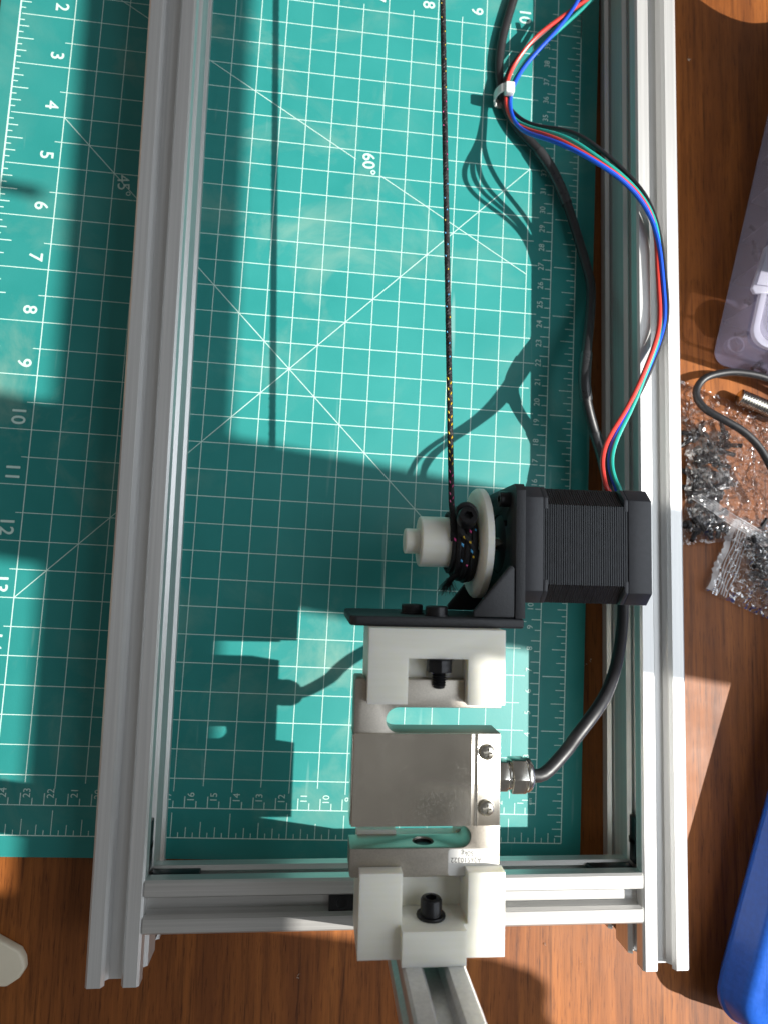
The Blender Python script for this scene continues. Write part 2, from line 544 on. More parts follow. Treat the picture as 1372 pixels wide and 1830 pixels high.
top = []
for x, y in pts:
    d = -82 - y
    zb = 405 + (30 - math.sqrt(max(0, 30 ** 2 - (30 - d) ** 2)) if d < 30 else 0)
    top.append((x, y, zb))
v = [(x, y, zb) for x, y, zb in top] + [(x, y, 1160) for x, y, zb in top] + [(x + 2, y, zb) for x, y, zb in top] + [(x + 2, y, 1160) for x, y, zb in top]
n = len(top)
f = []
for i in range(n - 1):
    f += [(i, i + 1, n + i + 1, n + i), (2 * n + i + 1, 2 * n + i, 3 * n + i, 3 * n + i + 1),
          (i, 2 * n + i, 2 * n + i + 1, i + 1), (n + i, n + i + 1, 3 * n + i + 1, 3 * n + i)]
f += [(0, n, 3 * n, 2 * n), (n - 1, 3 * n - 1, 4 * n - 1, 2 * n - 1)]
cu.add(v, f)
cu.build("shade_sheet", "cloth", None, kind="structure")

# ------------------------------------------------------------------ cutting mat
mat = thing("cutting_mat", "green self-healing cutting mat with white grid and rulers lying flat under the aluminium frame", "cutting mat", (79, 36.5, 0))
mat.rotation_euler = (0, 0, -math.atan(0.0246))
I = 25.4
MB().prism(rounded(-11 * I - 9.5, 9.5, -9.2, 17 * I + 9.2, 4), .05, 3).build("vinyl_sheet", "green", mat, bevel=.4, local=True)
g = MB()
ZA, ZB, ZC, ZD = 3.03, 3.05, 3.07, 3.09
def hl(x0, x1, y, wd=.35, z=ZA):
    g.add([(x0 * I, y * I - wd / 2, z), (x1 * I, y * I - wd / 2, z), (x1 * I, y * I + wd / 2, z), (x0 * I, y * I + wd / 2, z)], [(0, 1, 2, 3)])
def vl(x, y0, y1, wd=.35, z=ZB):
    g.add([(x * I - wd / 2, y0 * I, z), (x * I + wd / 2, y0 * I, z), (x * I + wd / 2, y1 * I, z), (x * I - wd / 2, y1 * I, z)], [(0, 1, 2, 3)])
def dl(x0, y0, x1, y1, wd=.36, z=ZC):
    a, b = Vector((x0 * I, y0 * I)), Vector((x1 * I, y1 * I))
    q = (b - a).normalized()
    q = Vector((-q.y, q.x)) * wd / 2
    g.add([(*(a - q), z), (*(b - q), z), (*(b + q), z), (*(a + q), z)], [(0, 1, 2, 3)])
for k in range(19):                                    # half-inch grid, x from -10 to -1
    x = -10 + k * .5
    e = .22 if k % 2 == 0 else .125
    vl(x, 1 - e, 16.0 + (.12 if k % 2 else 0), .42 if k == 0 else .34)
for k in range(31):                                    # y from 1 to 16
    y = 1 + k * .5
    if k % 2 == 0:
        hl(-11 + .04, -1 + .22, y, .36)
    else:
        hl(-10.125, -1 + .125, y, .34)
for k in range(11):
    vl(-10 + k, 16, 17, .36)
hl(-11, 0, 0, .42); hl(-11, 0, 17, .5); vl(0, 0, 17, .42); vl(-11, 0, 17, .7)
for k in range(1, 136):                                # eighth-inch ticks on the long sides
    y = k / 8
    L = (.41 if k % 8 == 0 else .27 if k % 4 == 0 else .18 if k % 2 == 0 else .095)
    if k % 8 == 0:
        hl(-.44, -.02, y, .4)
    else:
        hl(-L, 0, y, .32)
    if k % 8:
        hl(-11, -11 + (.30 if k % 4 == 0 else .19 if k % 2 == 0 else .1), y, .44)
for k in range(1, 88):
    x = -k / 8
    L = (.42 if k % 8 == 0 else .27 if k % 4 == 0 else .18 if k % 2 == 0 else .09)
    vl(x, 0, L, .32)
hl(-.125, 0, .125, .38, ZD)
hl(-10.9, -.5, .5, .38); vl(-.5, .5, 16.9, .38)        # centimetre rulers
for k in range(1, 52):
    vl(-.5 - k / 5.08, .5, .5 + (.20 if k % 2 == 0 else .12), .38)
for k in range(1, 82):
    L = (.40 if k == 2 else .18 if k % 2 == 0 else .115)
    hl(-.5 - L, -.5, .5 + k / 5.08, .38)
dl(-10, 4, -1, 13); dl(-10, 13, -1, 4, z=ZD)
dl(-10, 16, -4.48, 12.81, z=3.11); dl(-3.98, 12.52, -1, 10.8, z=3.11)
g.build("printed_grid", "print", mat, local=True)
ZT = 3.13
def put_number(s_, x, y, z, size, rot, bold=0):
    m_ = MB()
    put_text(m_, s_, 0, 0, z, size, 0, bold)
    key = (s_, size)
    if key not in NUM:
        NUM[key] = m_.mesh("number", [M["print"]])
    o_ = bpy.data.objects.new("number", NUM[key])
    col.objects.link(o_)
    o_.parent = mat
    o_.location = (x * S, y * S, 0)
    o_.rotation_euler = (0, 0, rot)
NUM = {}
for k in range(1, 17):
    put_number(str(k), -10.24 * I, (17 - k + .22) * I, ZT, 8.6, -pi / 2, .13)
for k in range(1, 11):
    put_number(str(k), (-11 + k - .2) * I, 16.28 * I, ZT, 8.6, -pi / 2, .13)
for k in range(1, 41):
    put_number(str(k), -.71 * I, (.5 + k / 2.54 - .14) * I, ZT, 4.0, pi / 2)
for k in range(1, 26):
    put_number(str(k), (-.5 - k / 2.54 + .10) * I, .70 * I, ZT, 4.3, pi / 2)
put_number("cm", -.60 * I, (.5 + 1 / 2.54 - .16) * I, ZT, 2.6, pi / 2)
put_number("60\u00b0", -4.22 * I, 12.74 * I, ZT, 8.5, -pi / 2 + .05, .12)
put_number("45\u00b0", -8.80 * I, 11.78 * I, ZT, 8.0, -pi / 2 + .12)

# ------------------------------------------------------------------ aluminium frame
def slot_outline(nx, ny):
    """outline of a slotted extrusion nx*20 by ny*20, centred, CCW"""
    s = [(-4.2, 0), (-3.1, -1.7), (-5.4, -1.7), (-5.4, -3.3), (-2.8, -6.0), (2.8, -6.0), (5.4, -3.3), (5.4, -1.7), (3.1, -1.7), (4.2, 0)]
    W, H = nx * 10, ny * 10
    out = []
    def side(n, P, c0, c1):
        out.append(c0)
        for i in range(n):
            off = -n * 10 + 10 + 20 * i
            for a, b in s:
                out.append(P(off + a, b))
        out.append(c1)
    r = .9
    side(nx, lambda a, b: (-a, H + b), (W - r, H), (-W + r, H))
    side(ny, lambda a, b: (-W - b, -a), (-W, H - r), (-W, -H + r))
    side(nx, lambda a, b: (a, -H - b), (-W + r, -H), (W - r, -H))
    side(ny, lambda a, b: (W + b, a), (W, -H + r), (W, H - r))
    return out
frame = thing("aluminium_frame", "silver slotted aluminium extrusion frame of two long rails, a crossbeam and an upright post", "frame", (0, 28, 0))
for cx in (-110.3, 110.3):
    p = slot_outline(1, 2)
    m = MB().prism([(x + cx, z + 20.1) for x, z in p], 0, 1, 'z')
    m.v = [(x, 620 * zz, y) for x, y, zz in m.v]
    m.build("rail", "alu", frame)
p = slot_outline(1, 1)
m = MB().prism(p, 0, 1, 'z')
m.v = [(-100.2 + 200.4 * t, x + 28.5, y + 30.1) for x, y, t in m.v]
m.build("crossbeam", "alux", frame)
m = MB().prism(p, 0, 1, 'z')
m.v = [(x + 2.0, y + 28.5, 40.15 + 190 * t) for x, y, t in m.v]
m.build("post", "alu", frame)
for s in (-1, 1):                                      # black corner joints sunk in the slots
    b = MB()
    x0, x1 = sorted((s * 99.9, s * 81))
    b.box(x0, x1, 33.2, 38.1, 27.4, 32.8)
    x0, x1 = sorted((s * 105.5, s * 100.6))
    b.box(x0, x1, 38.9, 58, 27.4, 32.8)
    b.box(x0, x1, 46, 49, 26.5, 33.4)
    b.build("corner_joint", "black_ox", frame, bevel=.4)
    b = MB()
    x0, x1 = sorted((s * 104.5, s * 100.6))
    b.box(x0, x1, 3, 18, 6, 14)
    b.lathe([(0, 3), (1, 3), (1, 1.6), (.2, 1.6)], (s * 100.6, 12, 10), (-s, 0, 0), 20)
    b.build("lower_joint", "black_ox", frame, bevel=.3)
b = MB().box(-29, -17, 24.5, 32.5, 34.5, 38.2)
b.lathe([(0, 2.7), (.25, 2.7), (.25, 2.1), (-.6, 2.1)], (-24, 28.5, 38.2), (0, 0, 1), 24)
b.build("slot_nut", "black_ox", frame, bevel=.3)

# ------------------------------------------------------------------ load cell
cell = thing("load_cell", "nickel plated S-shaped load cell with a polished cover held between two ivory clamps", "load cell", (0, 92, 79.5))
def arc(cx, cy, r, a0, a1, n=12):
    return [(cx + r * cos(radians(a0 + (a1 - a0) * k / n)), cy + r * sin(radians(a0 + (a1 - a0) * k / n))) for k in range(n + 1)]
poly = [(-24.1, 61), (24.4, 61), (24.9, 61.5), (24.9, 106.8)]
poly += [(x, y) for x, y in arc(-9.9, 110.9, 4.1, -90, -270)][0:]
poly += [(24.9, 115), (24.9, 123.8), (24.4, 124.3), (-20.9, 124.3), (-20.9, 123.6), (-21.4, 123.6), (-21.4, 124.3), (-24.1, 124.3), (-24.6, 123.8), (-24.6, 77)]
poly += [(x, y) for x, y in arc(11.6, 73.45, 3.55, 90, -90)]
poly += [(-24.6, 69.9), (-24.6, 61.5)]
holes = [('DIFFERENCE', MB().lathe([(0, 3.6), (18, 3.6)], (.2, 59, 85.6), (0, 1, 0), 28))]
MB().prism(poly, 79.5, 92).build("body", "cell", cell, bevel=.35, cutters=holes)
th = MB()
for k in range(7):
    y = 61.6 + k * 1.2
    th.lathe([(0, 3.62), (.6, 3.0), (.6, 2.9), (-.4, 2.9), (-.4, 3.6)], (.2, y, 85.6), (0, 1, 0), 26)
th.build("threaded_hole", "steel_dark", cell)
cv = MB()
sec = [(-24.5, 92.02), (-24.5, 92.7), (-24.2, 92.95), (14.2, 92.95), (14.8, 93.1), (15.5, 92.75), (16.2, 92.75), (16.9, 93.0), (17.6, 92.72), (24.5, 92.72), (24.75, 92.5), (24.75, 92.02)]
cv.prism(sec[::-1], 77.1, 106.7, 'z')
cv.v = [(x, z, y) for x, y, z in cv.v]
cover = cv.build("cover_plate", "cover", cell, bevel=.12)
MB().box(-24.95, -24.62, 77.6, 106.2, 80.5, 92.3).build("cover_edge", "cover", cell, bevel=.1)
for y in (100.9, 82.9):
    c1_ = MB().box(20.0 - 1.5, 20.0 + 1.5, y - .38, y + .38, 93.5, 96)
    c2_ = MB().box(20 - .38, 20 + .38, y - 1.5, y + 1.5, 93.45, 96.02)
    MB().lathe([(0, 2.55), (.5, 2.6), (1.1, 2.3), (1.5, 1.6), (1.65, .6)], (20, y, 92.73), (0, 0, 1), 28).build(
        "screw", "screwm", cover, cutters=[('DIFFERENCE', c1_), ('DIFFERENCE', c2_)])
gl = MB()
def hexp(x0, x1, r, ch=.6):
    gl.prism([(a, b) for a, b in circle(0, 0, r, 6, 0)], x0, x1, 'x')
gl2 = MB()
gl2.prism([(91.4 + a, 85.6 + b) for a, b in circle(0, 0, 5.6, 6, pi / 6)], 24.9, 28.6, 'x')
gl2.lathe([(0, 4.9), (1.4, 4.9)], (28.5, 91.4, 85.6), (1, 0, 0), 28)
gl2.prism([(91.4 + a, 85.6 + b) for a, b in circle(0, 0, 6.4, 6, pi / 6)], 29.8, 35.0, 'x')
gl2.lathe([(0, 5.7), (.8, 5.9), (2.0, 5.4), (2.8, 4.2), (3.0, 2.7)], (34.9, 91.4, 85.6), (1, 0, 0), 32)
gl2.build("cable_gland", "gland", cell, bevel=.35)
st = MB().prism(rounded(7.6, 24.6, 61.2, 69.6, .9), 92.03, 92.12)
sticker = st.build("sticker", "sticker", cell)
tt = MB()
put_text(tt, "A26510322", 13.6, 66.1, 92.15, 2.2, pi)
put_text(tt, "50kg", 14.0, 68.4, 92.15, 2.2, pi)
tt.build("printed_text", "ink", sticker)

# ------------------------------------------------------------------ ivory clamps
lc = thing("lower_clamp", "ivory printed clamp bolted to the upright post, gripping the near end of the load cell", "clamp", (2, 54, 72))
cut = [('DIFFERENCE', MB().box(-40, 40, 61.0, 90, 79.3, 92.3)),
       ('DIFFERENCE', MB().box(-8.0, 13.2, 60.5, 90, 79.2, 120)),
       ('DIFFERENCE', MB().box(-8.0, 13.2, 48.8, 62, 85.0, 120)),
       ('DIFFERENCE', MB().box(-40, 40, 64.4, 90, 79.25, 120)),
       ('UNION', MB().box(-8.3, 11.9, 38.52, 48.9, 72.5, 102)),
       ('DIFFERENCE', MB().box(-8.2, 13.0, 69.0, 90, 60, 120))]
MB().box(-21.6, 25.3, 38.55, 71.2, 72, 97.5).build("body", "pla", lc, bevel=1.5, seg=4, cutters=cut)
sc = MB()
ax, c0 = (0, 1, 0), (2.2, 48.85, 92.5)
sc.lathe([(0, 4.6), (.5, 4.75), (1.0, 4.6), (1.05, 3.6), (1.6, 3.5), (5.3, 3.5), (5.9, 3.1), (6.0, 2.9), (6.0, 1.75)], c0, ax, 36)
hexcut = MB().prism([(92.5 + a, 2.2 + b) for a, b in circle(0, 0, 2.0, 6)], 51.5, 58, 'y')
sc.build("bolt", "black_ox", lc, cutters=[('DIFFERENCE', hexcut)])

uc = thing("upper_clamp", "ivory printed clamp under the black motor bracket, gripping the far end of the load cell", "clamp", (2, 129, 72))
cut = [('DIFFERENCE', MB().box(-40, 40, 100, 124.35, 79.3, 92.2)),
       ('DIFFERENCE', MB().box(-7.7, 12.2, 100, 131.7, 88.0, 120)),
       ('DIFFERENCE', MB().lathe([(0, 5.6), (6.9, 5.6), (6.9, 3), (20, 3)], (3.4, 131.7, 92.2), (0, -1, 0), 28))]
MB().box(-20.8, 24.8, 116.9, 141.4, 72, 97).build("body", "pla", uc, bevel=.7, seg=3, cutters=cut)
for zc in (92.2,):
    nb = MB()
    nb.lathe([(0, 5.4), (.5, 5.4)], (3.4, 131.7, zc), (0, -1, 0), 30)
    nb.prism([(zc + a, 3.4 + b) for a, b in circle(0, 0, 4.5, 6, 0)], 126.9, 131.2, 'y')
    nb.build("nut", "black_ox", uc, bevel=.3)
    tb = MB()
    prof = [(0, 2.4)]
    for k in range(6):
        prof += [(.35 + k * .8, 2.45), (.75 + k * .8, 2.0)]
    prof += [(5.3, 1.9), (5.6, 1.3)]
    tb.lathe(prof, (3.4, 127.0, zc), (0, -1, 0), 24)
    tb.build("bolt_tail", "black_ox", uc)

# ------------------------------------------------------------------ motor bracket
br = thing("motor_bracket", "black powder-coated angle bracket with gussets carrying the stepper motor", "bracket", (3, 143, 41))
cut = [('DIFFERENCE', MB().lathe([(0, 11.5), (12, 11.5)], (24, 172, 65.5), (1, 0, 0), 40))]
for yy in (156.5, 187.5):
    for zz in (50, 81):
        cut.append(('DIFFERENCE', MB().lathe([(0, 1.7), (12, 1.7)], (26, yy, zz), (1, 0, 0), 16)))
cut.append(('DIFFERENCE', MB().box(25, 40, 178, 180.4, 70, 78)))
up = [(145.0, 41), (190, 41), (192.5, 43.5), (192.5, 87.5), (190, 90), (145.0, 90)]
MB().prism(up, 30.2, 33.6, 'x').build("upright_plate", "black_plate", br, bevel=.7, cutters=cut)
bp = []
bp += [(-27, 41)] + [(-27, 88), (-25, 90)]
MB().prism([(41, -25), (43, -27), (88, -27), (90, -25), (90, 33.4), (41, 33.4)], 141.5, 145.0, 'y').build("base_plate", "black_plate", br, bevel=.9, seg=3)
for z0 in (41.2, 87.6):
    gp = [(29.9, 145.3), (29.9, 162.5), (28.5, 163.5), (15.5, 147.2), (15.5, 145.3)]
    MB().prism(gp, z0, z0 + 2.3).build("gusset", "black_plate", br, bevel=.5)
for x, zc in ((3.6, 84.0), (-3.5, 73.0)):
    hb = MB()
    hb.lathe([(0, 4.4), (.5, 4.4)], (x, 145.0, zc), (0, 1, 0), 30)
    hb.lathe([(0, 3.9), (2.6, 3.9), (3.0, 3.5), (3.0, 1.9)], (x, 145.5, zc), (0, 1, 0), 30)
    hb.build("bolt", "black_ox", br)
for yy in (156.5, 187.5):
    for zz in (50, 81):
        hx = MB().prism([(yy + a, zz + b) for a, b in circle(0, 0, 1.45, 6)], 20, 27.8, 'x')
        MB().lathe([(0, 2.85), (3.6, 2.85), (3.9, 2.6), (3.9, 1.4)], (30.2, yy, zz), (-1, 0, 0), 28).build(
            "socket_screw", "black_ox", br, cutters=[('DIFFERENCE', hx)])

# ------------------------------------------------------------------ stepper motor
mo = thing("stepper_motor", "black square stepper motor with finely ribbed middle overhanging the right rail", "motor", (34, 171, 44.5))
def oct_(h, ch, cy=171.4, cz=65.5):
    return [(cy + a, cz + b) for a, b in ((h - ch, -h), (h, -h + ch), (h, h - ch), (h - ch, h), (-h + ch, h), (-h, h - ch), (-h, -h + ch), (-h + ch, -h))]
def corners(mb, x0, x1):
    for sy in (1, -1):
        for sz in (1, -1):
            q = [(12.6, 21.05), (16.8, 21.05), (21.05, 16.8), (21.05, 12.6), (18.6, 12.6), (12.6, 18.6)]
            q = [(171.4 + sy * a, 65.5 + sz * b_) for a, b_ in q]
            mb.prism(q if sy * sz < 0 else q[::-1], x0, x1, 'x')
    return mb
corners(MB().prism(oct_(21.1, 4.3), 34.0, 41.2, 'x'), 41.2, 42.9).build("front_cap", "motor_black", mo, bevel=.3)
corners(MB().prism(oct_(21.1, 4.3), 72.8, 81.6, 'x'), 71.2, 72.8).build("rear_cap", "motor_black", mo, bevel=.3)
fi = MB()
nf = 38
for k in range(nf):
    x = 41.25 + k * (31.5 / nf)
    h = 20.9 + (.06 if k % 3 == 0 else 0)
    fi.prism(oct_(h, 6.6), x, x + .52, 'x')
fi.prism(oct_(20.45, 6.5), 41.2, 72.8, 'x')
fi.build("lamination_stack", "fins", mo, kind="stuff")
MB().lathe([(0, 11), (3.4, 11), (3.6, 10.7)], (34, 172, 65.5), (-1, 0, 0), 40).build("pilot_boss", "motor_black", mo)
MB().lathe([(0, 2.5), (9.5, 2.5)], (31, 172, 65.5), (-1, 0, 0), 24).build("shaft", "screwm", mo)
MB().box(72.0, 80.4, 190.0, 193.6, 62, 70).build("wire_socket", "tie", mo, bevel=.3)

# ------------------------------------------------------------------ spool
sp = thing("cord_spool", "ivory printed spool with round flange and stepped hub on the motor shaft", "spool", (10, 172, 65.5))
AX = (1, 0, 0)
MB().lathe([(0, 9), (.2, 19.2), (.9, 20.4), (1.6, 21.0), (3.8, 21.0), (4.1, 20.7)], (19.6, 172, 65.5), AX, 96).build("flange", "pla", sp)
MB().lathe([(0, 9.2), (.4, 9.6), (21, 9.6)], (-.5, 172, 65.5), AX, 64).build("drum", "pla", sp)
MB().lathe([(0, 4.4), (.4, 4.8), (6, 4.8)], (-6.0, 172, 65.5), AX, 48).build("hub", "pla", sp)
ra = Vector((0, .42, .907)).normalized()
cc = Vector((14.3, 172, 65.5))
hx = MB()
u = AX
c1 = cc + ra * 19.4
hx.lathe([(0, 1.75), (5, 1.75)], tuple(c1), tuple(ra), 6)
MB().lathe([(0, 1.9), (7.0, 1.9), (7.05, 3.3), (7.4, 3.6), (10.7, 3.6), (11.3, 3.2), (11.3, 2.1)], tuple(cc + ra * 10), tuple(ra), 36).build(
    "cap_screw", "black_ox", sp, cutters=[('DIFFERENCE', hx)])

# ------------------------------------------------------------------ braided cord
co = thing("braided_cord", "thin black braided cord with coloured flecks, taut along the frame and wound on the spool", "cord", (9, 185, 74))
CR = 1.05
def cord_at(y):
    """centre line: leaves the top of the drum, dips, then runs straight along the frame"""
    if y < 186:
        k = (y - 172) / 14
        return Vector((10.7 - .15 * k, y, 76.3 - 4.0 * k * k))
    return Vector((10.55 - 7.35 * (y - 186) / 206, y, 72.3 - .2 * (y - 186) / 206))
line = [tuple(cord_at(172 + 335 * k / 90)) for k in range(91)]
cb = MB()
cb.tube([(p[0] + .12 * sin(i * .35), p[1], p[2] + .1 * sin(i * .23)) for i, p in enumerate(line)], CR * .93, 10, smooth=1)
def strand(path, r, turns, ph, rad, seg=5, hand=1, k=3):
    P = spline(path, k) if k > 1 else [Vector(p) for p in path]
    out = []
    L = 0
    for i, p in enumerate(P):
        t = (P[min(i + 1, len(P) - 1)] - P[max(i - 1, 0)]).normalized()
        n = t.cross(Vector((0, 0, 1))).normalized() if abs(t.z) < .9 else t.cross(Vector((1, 0, 0))).normalized()
        w = t.cross(n)
        if i: L += (p - P[i - 1]).length
        a = ph + hand * L / turns * 2 * pi
        out.append(p + (n * cos(a) + w * sin(a)) * r)
    return out
fine = [tuple(cord_at(172 + 335 * k / 560)) for k in range(561)]
for hand in (1, -1):
    for k in range(4):
        cb.tube(strand(fine, CR * .86, 5.2, k * pi / 2 + (.4 if hand < 0 else 0), 0, hand=hand, k=1), .30, 4, smooth=1)
cb.build("taut_length", "cord", co)
wr = MB()
path = []
turns = [(11.0, 10.9), (11.4, 10.9), (13.2, 11.0), (15.4, 11.2), (17.6, 11.0), (18.6, 12.6), (16.6, 13.2), (14.2, 13.0), (12.8, 12.4), (15.6, 14.2), (17.6, 14.4), (18.8, 13.9)]
ns = 26
for i in range((len(turns) - 1) * ns):
    k = i / ns
    a0 = int(k); ft = k - a0
    x = turns[a0][0] * (1 - ft) + turns[a0 + 1][0] * ft
    r = turns[a0][1] * (1 - ft) + turns[a0 + 1][1] * ft + .12 * sin(i * 1.7)
    an = pi / 2 - 2 * pi * k
    path.append((x, 172 + r * cos(an) * (1 + .0), 65.5 + r * sin(an)))
wr.tube(path, 1.12, 8, smooth=1)
for k in range(3):
    wr.tube(strand(path, .95, 5.0, k * 2.1, 0, k=2), .30, 4, smooth=1)
kn = [(12.5, 181.5, 77.5), (12.0, 183.8, 80.2), (14.6, 185.0, 81.0), (17.2, 183.2, 80.8), (17.4, 180.2, 81.0), (15.0, 178.2, 81.4), (12.4, 178.6, 80.6), (12.8, 175.0, 80.2), (15.5, 172.0, 80.5), (17.8, 168.0, 79.4), (17.0, 163.5, 76.5), (14.2, 160.8, 72), (12.0, 158.2, 67.5), (11.4, 156.0, 64.5)]
wr.tube(kn, 1.15, 8, smooth=5)
wr.build("wound_turns", "cord", co)
fr = MB()
for k in range(90):                                    # frayed end below the drum
    b0 = Vector((11.6 + random.uniform(-1, 1), 157.8 + random.uniform(-.8, .8), 66 + random.uniform(-1, 1)))
    d = Vector((random.uniform(-.9, .5), -1, random.uniform(-.7, .5))).normalized() * random.uniform(3.5, 7)
    fr.tube([b0, b0 + d * .5 + Vector((random.uniform(-.6, .6), 0, random.uniform(-.6, .6))), b0 + d], .07, 3, smooth=1)
fr.build("frayed_end", "cord", co, kind="stuff")
fk = MB()
def fleck(p, t, n, mi, L=.75, wd=.36):
    t = Vector(t).normalized(); n = Vector(n).normalized(); s = t.cross(n)
    p = Vector(p) + n * .10
    v = [p - t * L, p + s * wd, p + t * L, p - s * wd, p + n * .22]
    fk.add(v, [(0, 1, 4), (1, 2, 4), (2, 3, 4), (3, 0, 4), (3, 2, 1, 0)], mi)
rf = random.Random(3)
def on_line(y, side, mi, L=.8):
    c = cord_at(y)
    n = Vector((side, 0, math.sqrt(max(.05, 1 - side * side))))
    fleck(c + n * CR * 1.0, (.35 * (1 if side > 0 else -1), 1, 0), n, mi, L, .26)
for y, mi in [(y, 1) for y in (186.2, 189, 193.5, 197.5)] + [(202, 0), (205, 0), (208.5, 0), (212, 0), (217, 0), (220, 0), (225, 0), (229, 0), (233, 0)]:
    on_line(y + .8, -.55, mi); on_line(y - .8, .35, mi)
for k in range(16):
    on_line(238 + k * 4.9 + rf.uniform(-.6, .6), rf.choice((-.6, .5, .1)), 2 if k % 4 else 0, .45)
for k in range(20):
    on_line(318 + k * 5.8 + rf.uniform(-.8, .8), rf.choice((-.6, .5)), 1 if k < 6 else (0 if k < 13 else 2), .36)
for a, x, r, mi, L in ((85, 13.6, 15.7, 0, 1.1), (70, 14.8, 15.8, 1, 1.0), (78, 16.0, 15.9, 1, .8), (96, 13.2, 15.2, 2, 1.0), (104, 16.6, 15.8, 2, 1.0), (92, 15.8, 15.9, 0, .8),
                       (88, 11.0, 12.3, 1, .9), (118, 13.2, 15.6, 2, .8), (75, 18.0, 15.4, 2, .6), (125, 15.4, 15.5, 1, .6), (60, 12.2, 14.4, 1, .7), (112, 17.4, 15.5, 0, .6)):
    n = Vector((0, cos(radians(a)), sin(radians(a))))
    fleck(Vector((x, 172, 65.5)) + n * r, (.5, -n.z, n.y), n, mi, L, .45)
fk.build("coloured_fleck", ("yellow", "pink", "cyan"), co, kind="stuff")

# ------------------------------------------------------------------ motor wires, sensor cable
wh = thing("motor_wires", "bundle of red, black, teal and blue wires looping from the motor over the right rail", "wires", (75, 197, 66))
for nm, P in (('blue', BLUE_PATH), ('red', RED_PATH), ('teal', GREEN_PATH), ('black', BLACK_PATH)):
    MB().tube(relax(P, 2) + [Vector((78, 190.5, 66))], .98, 10, smooth=4).build("wire", nm, wh, label=nm + " wire")
tz = thing("cable_tie", "small white nylon tie holding the wires to the black cable", "cable tie", (46, 401, 3))
tb = MB()
ring = []
for k in range(25):
    a = 2 * pi * k / 24
    ring.append((45.6 + 4.6 * cos(a), 9.8 + 6.6 * sin(a)))
inner = [(45.6 + 3.8 * cos(2 * pi * k / 24), 9.8 + 5.8 * sin(2 * pi * k / 24)) for k in range(25)]
v = []
for y in (398.6, 402.8):
    v += [(x, y + .12 * (x - 45), z) for x, z in ring[:24]] + [(x, y + .12 * (x - 45), z) for x, z in inner[:24]]
f = []
for k in range(24):
    j = (k + 1) % 24
    f += [(k, j, 48 + j, 48 + k), (24 + j, 24 + k, 72 + k, 72 + j), (j, k, 24 + k, 24 + j), (48 + k, 48 + j, 72 + j, 72 + k)]
tb.add(v, f)
tb.build("strap", "tie", tz)
MB().box(44.8, 49.6, 397.4, 403.2, 13.4, 17.4).build("lock", "tie", tz, bevel=.9, seg=3)

ca = thing("sensor_cable", "thick black cable from the load cell gland, under the motor and up the right side", "cable", (39, 91, 85))
cp = relax(CABLE_PATH[:-3], 2) + [Vector((42.0, 91.5, 85.2)), Vector((36.0, 91.4, 85.6)), Vector((34.0, 91.4, 85.6))]
cab = MB().tube(cp, 2.3, 14, smooth=4).build("jacket", "rubber", ca)
i0 = [i for i, p in enumerate(cp) if p.y < 272][0]
i1 = [i for i, p in enumerate(cp) if p.y < 236][0]
MB().tube(cp[i0:i1], 2.75, 14, smooth=4).build("heat_shrink", "shrink", ca)
i0 = [i for i, p in enumerate(cp) if p.y < 233][0]
i1 = [i for i, p in enumerate(cp) if p.y < 206][0]
MB().tube(cp[i0:i1 + 1], 2.6, 14, smooth=4).build("heat_shrink", "shrink", ca)
i0 = [i for i, p in enumerate(cp) if p.y < 378][0]
i1 = [i for i, p in enumerate(cp) if p.y < 352][0]
MB().tube(cp[i0:i1 + 1], 2.7, 14, smooth=4).build("heat_shrink", "shrink", ca)

# ------------------------------------------------------------------ clear organiser box
bx = thing("organiser_box", "clear plastic organiser box with a snap latch lying right of the frame", "storage box", (159.3, 273, 0))
A0 = radians(14.0)
bd, bn = Vector((sin(A0), cos(A0))), Vector((cos(A0), -sin(A0)))
def bxp(s, t):                                         # s along the left wall, t into the box
    p = Vector((159.3, 272.5)) + bd * s + bn * t
    return (p.x, p.y)
def rect(s0, s1, t0, t1, r, n=5):
    return [bxp(a, b) for b, a in rounded(t0, t1, s0, s1, r, n)]
def shell(outer, inner, z0, z1, mb):
    n = len(outer)
    v = [(*p, z0) for p in outer] + [(*p, z1) for p in outer] + [(*p, z0) for p in inner] + [(*p, z1) for p in inner]
    f = []
    for i in range(n):
        j = (i + 1) % n
        f += [(i, j, n + j, n + i), (2 * n + j, 2 * n + i, 3 * n + i, 3 * n + j), (n + i, n + j, 3 * n + j, 3 * n + i), (j, i, 2 * n + i, 2 * n + j)]
    mb.add(v, f)
b = MB()
shell(rect(0, 150, 0, 110, 7), rect(1.4, 148.6, 1.4, 108.6, 6), 1.2, 27, b)
b.build("side_walls", "box", bx)
MB().prism(rect(.3, 149.7, .3, 109.7, 7), .3, 1.1).build("floor_panel", "box", bx)
for k in range(6):
    s = 22 + k * 23
    q = [bxp(s, 1.6), bxp(s + 1.6, 1.6), bxp(s + 1.6, 108), bxp(s, 108)]
    MB().prism(q[::-1], 1.2, 26).build("divider", "box_thick", bx, bevel=.2)
lid = MB().prism(rect(.6, 149.4, .8, 109.2, 8), 27.2, 28.6).build("lid", "box", bx, bevel=.3)
b = MB()
shell(rect(0.2, 149.8, .4, 109.6, 8), rect(3.2, 146.8, 3.4, 106, 7), 28.7, 31.2, b)
b.build("lid_rim", "box_thick", bx, bevel=.3)
b = MB()
shell(rect(8.5, 60, 9.5, 60, 8), rect(10.2, 58, 11.2, 58, 7), 28.7, 30.4, b)
b.build("lid_rib", "box_thick", bx, bevel=.3)
tab = [bxp(26, -4.6), bxp(48, -2.6), bxp(51.5, 0), bxp(52, 9), bxp(27.5, 9), bxp(24, -2.6)]
lt = MB().prism(tab, 29.5, 31.4).build("latch", "box_thick", bx, bevel=.6, seg=3)
